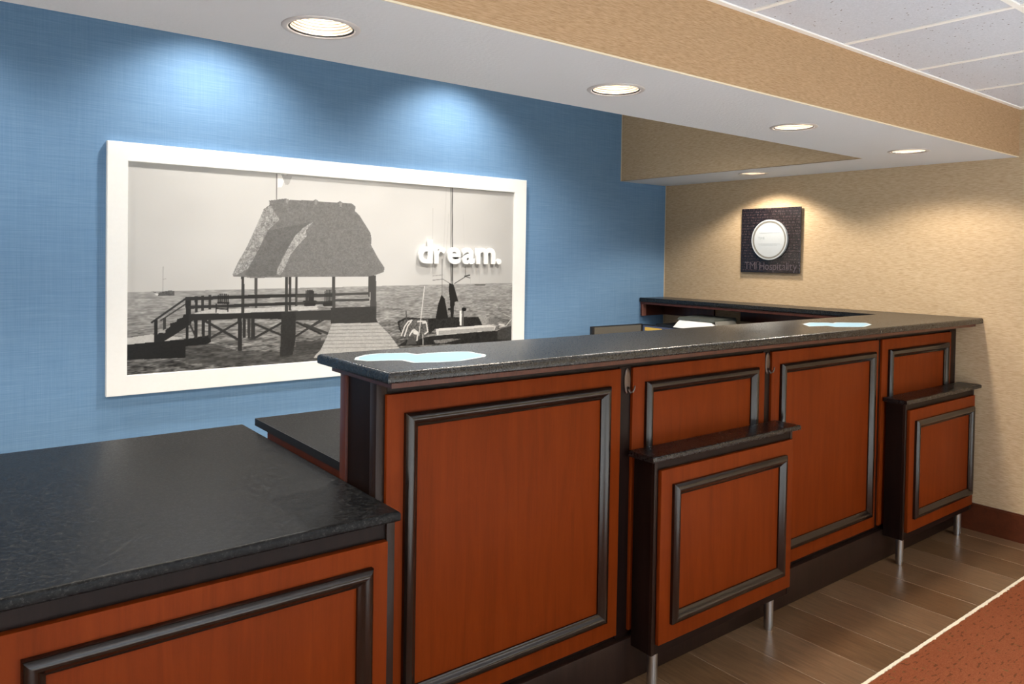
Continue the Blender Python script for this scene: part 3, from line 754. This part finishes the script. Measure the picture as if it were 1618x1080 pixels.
('L',0.8,13.6,[(956.4,145.9),(971.9,139.7)]),
('L',0.6,3.8,[(900.8,160.5),(943.7,137.7)]),
('P',0.25,0.06,[(949.0,109.2),(999.0,132.2),(999.9,37.3),(949.5,53.0)]),
('P',0.35,0.2,[(633.1,185.6),(654.2,205.0),(719.6,199.3),(724.7,107.0),(680.9,68.9),(650.6,90.0)]),
('L',0.82,8.0,[(641.1,112.4),(650.2,162.7),(660.7,191.6),(671.4,197.5)]),
('L',0.82,8.0,[(650.5,107.1),(659.6,166.0),(669.3,190.8)]),
('L',0.82,8.0,[(671.9,126.1),(678.3,142.6),(690.1,124.0),(687.4,76.8)]),
('L',0.82,8.0,[(665.5,109.6),(673.9,138.7)]),
('L',0.82,8.1,[(704.3,178.9),(715.3,179.6),(720.1,125.0),(711.3,112.9)]),
('L',0.82,8.1,[(688.8,189.0),(697.6,190.0),(713.0,186.8)]),
('L',0.85,21.5,[(680.5,125.1),(684.9,122.0)]),
('L',0.85,4.5,[(708.5,397.6),(703.4,300.6),(697.6,188.2),(692.9,106.4)]),
('L',0.3,7.1,[(653.9,252.1),(656.3,200.6)]),
('P',0.3,0.05,[(663.4,101.3),(678.5,103.8),(687.5,55.1),(655.1,55.1)]),
('P',0.45,0.15,[(738.4,70.3),(788.7,74.7),(826.3,68.2),(770.4,48.5),(743.1,52.1)]),
('L',0.7,4.5,[(704.7,109.4),(706.5,48.2)])]
def inpoly(pts):
    us = [p[0] for p in pts]; vs = [p[1] for p in pts]
    x0, x1 = int(max(0, min(us) / 1000 * NX - 2)), int(min(NX, max(us) / 1000 * NX + 3)); z0, z1 = int(max(0, min(vs) / 1000 * NZ - 2)), int(min(NZ, max(vs) / 1000 * NZ + 3))
    if x1 <= x0 or z1 <= z0: return None
    sl = (slice(z0, z1), slice(x0, x1)); u, v = U[sl], V[sl]; m = np.zeros(u.shape, bool); n = len(pts)
    for i in range(n):
        (a, b), (c, d) = pts[i], pts[(i + 1) % n]
        if b == d: continue
        m ^= ((b > v) != (d > v)) & (u < (c - a) * (v - b) / (d - b) + a)
    return sl, m.astype(float)
for it in PIC:
    if it[0] == 'P':
        r = inpoly(it[3])
        if r is None: continue
        sl, m = r; nz = wave if it[2] in (.16, .12) else (thatch if it[2] >= .03 else fine)
        img[sl] = img[sl] * (1 - m) + m * (it[1] + nz[sl] * it[2] * 1.6)
    else:
        g, w, pts = it[1], it[2] / 1000, it[3]
        for (a, b), (c, d) in zip(pts, pts[1:]):
            us = (a, c); vs = (b, d); pad = 14
            x0, x1 = int(max(0, (min(us) - pad) / 1000 * NX)), int(min(NX, (max(us) + pad) / 1000 * NX + 1)); z0, z1 = int(max(0, (min(vs) - pad * 2) / 1000 * NZ)), int(min(NZ, (max(vs) + pad * 2) / 1000 * NZ + 1))
            if x1 <= x0 or z1 <= z0: continue
            sl = (slice(z0, z1), slice(x0, x1)); X = U[sl] * MX / 1000; Z = V[sl] * MZ / 1000
            ax, az, cx, cz = a * MX / 1000, b * MZ / 1000, c * MX / 1000, d * MZ / 1000
            L2 = (cx - ax) ** 2 + (cz - az) ** 2 + 1e-12; t = np.clip(((X - ax) * (cx - ax) + (Z - az) * (cz - az)) / L2, 0, 1)
            dist = np.hypot(X - ax - t * (cx - ax), Z - az - t * (cz - az))
            m = np.clip((w / 2 - dist) / .0014 + .8, 0, 1)
            img[sl] = img[sl] * (1 - m) + m * g
img = np.clip(img, .05, .97)
lin_ = np.where(img < .04045, img / 12.92, ((img + .055) / 1.055) ** 2.4)
rgb = np.stack([lin_ * 1.0, lin_ * .985, lin_ * .955, np.ones_like(lin_)], -1).reshape(-1, 4).astype(np.float32)
co = np.stack([qL + U / 1000 * MX, np.full_like(U, W - .0215), qB + V / 1000 * MZ], -1).reshape(-1, 3).astype(np.float32)
me = bpy.data.meshes.new('print'); me.vertices.add(NX * NZ); me.vertices.foreach_set('co', co.ravel())
i0 = (np.arange(NZ - 1)[:, None] * NX + np.arange(NX - 1)).ravel(); q = np.stack([i0, i0 + 1, i0 + NX + 1, i0 + NX], -1).astype(np.int32)
me.loops.add(q.size); me.loops.foreach_set('vertex_index', q.ravel()); me.polygons.add(len(q))
me.polygons.foreach_set('loop_start', np.arange(0, q.size, 4, dtype=np.int32)); me.update(calc_edges=True)
at = me.color_attributes.new('print_ink', 'FLOAT_COLOR', 'POINT'); at.data.foreach_set('color', rgb.ravel())
kp = NT('printed_paper', .35, spec=.35); an = kp.n('VertexColor'); an.layer_name = 'print_ink'; kp.col(an.outputs['Color'])
me.materials.append(kp.m)
o = bpy.data.objects.new('print', me); COL.objects.link(o); o.parent = pc; o.matrix_parent_inverse = Matrix.Translation(-Vector(pc.location))
# raised white letters
def letter_mesh(txt, size, extrude, offset, bevel=.0):
    cu = bpy.data.curves.new('t', 'FONT'); cu.body = txt; cu.size = size; cu.extrude = extrude; cu.offset = offset; cu.bevel_depth = bevel; cu.resolution_u = 6
    ob = bpy.data.objects.new('t', cu); COL.objects.link(ob)
    dg = bpy.context.evaluated_depsgraph_get(); me = bpy.data.meshes.new_from_object(ob.evaluated_get(dg)); bpy.data.objects.remove(ob); return me
def put_mesh(name, me, mat, M, parent, label=None):
    me.transform(M); me.materials.clear(); me.materials.append(mat); me.name = name
    o = bpy.data.objects.new(name, me); COL.objects.link(o); o.parent = parent; o.matrix_parent_inverse = Matrix.Translation(-Vector(parent.location))
    if label: o['label'] = label
    return o
SZ = .187; cur = 0; ms = []
for ch in 'dream.':
    m_ = letter_mesh(ch, SZ, .008, .0062)
    xs_ = [v.co.x for v in m_.vertices]; ms.append((m_, min(xs_), max(xs_)))
gap = .010; tot = sum(b - a for _, a, b in ms) + gap * 5; kx = .638 / tot
# scale heights so that the ascender is .143 m
hh = max(v.co.y for v in ms[0][0].vertices); kz = .143 / hh
cur = 2.395
for ch, (m_, a, b) in zip('dream.', ms):
    m_.transform(Matrix.Translation((-a, 0, 0)))
    Mx = Matrix(((kx, 0, 0, cur), (0, 0, -1, W - .033), (0, kz, 0, 1.4655), (0, 0, 0, 1)))
    put_mesh('letter' if ch != '.' else 'full_stop', m_, WHITE, Mx, pc, 'raised white letter ' + ch if ch != '.' else None)
    cur += (b - a + gap) * kx
for z in (1.53,): pass

# ================================================================ PLAQUE ON THE BEIGE WALL
pq = thing('wall_plaque', 'square black glass plaque with a round white disc on the beige wall', 'plaque', (S, 3.083, 1.426))
y0, y1, z0, z1 = 2.848, 3.319, 1.426, 1.881
BOX('glass_panel', (S - .020, S - .012, y0, y1, z0, z1), PLQ, pq, .001, 1)
for yy in (y0 + .1, y1 - .1):
    for zz in (z0 + .1, z1 - .1): link('standoff', tube([(S, yy, zz), (S - .012, yy, zz)], .008, 12), STEEL, pq)
def disc(name, r0, r1, x0_, x1_, mat, par, cy=3.080, cz=1.657):
    bm = bmesh.new(); n = 64; vs = []
    for x_, r in ((x0_, r1), (x1_, r1), (x1_, r0), (x0_, r0)):
        vs.append([bm.verts.new((x_, cy + r * math.cos(2 * math.pi * k / n), cz + r * math.sin(2 * math.pi * k / n))) for k in range(n)] if r > 0 else None)
    for i in range(4):
        a, b = vs[i], vs[(i + 1) % 4]
        if a and b:
            for k in range(n): bm.faces.new((a[k], a[(k + 1) % n], b[(k + 1) % n], b[k]))
    if vs[2] is None: bm.faces.new(vs[1]); bm.faces.new(vs[0][::-1])
    return link(name, bm, mat, par)
DW = plain('silver_white_disc', lin(172, 178, 184), .4)
disc('round_disc', 0, .130, S - .034, S - .020, DW, pq)
disc('dark_ring', .121, .135, S - .0355, S - .034, GREY, pq)
disc('outer_ring', .133, .141, S - .037, S - .020, DW, pq)
INK = plain('grey_print_ink', lin(150, 158, 164), .6); INK2 = plain('dim_grey_lettering', lin(78, 70, 76), .3)
bm = bmesh.new()
for z, w, dz in ((1.703, .165, .0035), (1.628, .175, .0025), (1.618, .13, .0025)):
    y = 3.08 + w / 2
    while y > 3.08 - w / 2:
        ww = random.uniform(.006, .016); box_bm(S - .0348, S - .0340, max(y - ww, 3.08 - w / 2), y, z, z + dz, 0, 1, bm); y -= ww + .003
o = link('fine_print', bm, INK, pq); o['kind'] = 'stuff'
def wall_text_old(txt, ya, z, width, h, x, mat, name, ex=.0004, off=0):
    m_ = letter_mesh(txt, 1, 0.001, off); a = min(v.co.x for v in m_.vertices); b = max(v.co.x for v in m_.vertices); t = max(v.co.y for v in m_.vertices)
    m_.transform(Matrix.Translation((-a, 0, 0)))
    Mx = Matrix(((0, 0, -ex / .001, x), (-width / (b - a), 0, 0, ya), (0, h / t, 0, z), (0, 0, 0, 1)))
    return put_mesh(name, m_, mat, Mx, pq)
def wall_text(txt, ya, z, width, h, x, mat, name):
    adv = {}; glyph = []; cur = 0
    for ch in txt:
        if ch == ' ': cur += .28; continue
        m_ = letter_mesh(ch, 1, .001, 0); a = min(v.co.x for v in m_.vertices); b = max(v.co.x for v in m_.vertices)
        glyph.append((m_, a, cur)); cur += b - a + .075
    cap = max(v.co.y for v in glyph[0][0].vertices)
    for m_, a, c in glyph:
        m_.transform(Matrix.Translation((c - a, 0, 0)))
        put_mesh(name, m_, mat, Matrix(((0, 0, -.4, x), (-width / cur, 0, 0, ya), (0, h / cap, 0, z), (0, 0, 0, 1))), pq)
wall_text('TMI Hospitality', 3.285, 1.447, .42, .052, S - .0205, INK2, 'lettering')
wall_text('TMI', 3.172, 1.660, .055, .017, S - .0344, INK, 'disc_lettering')
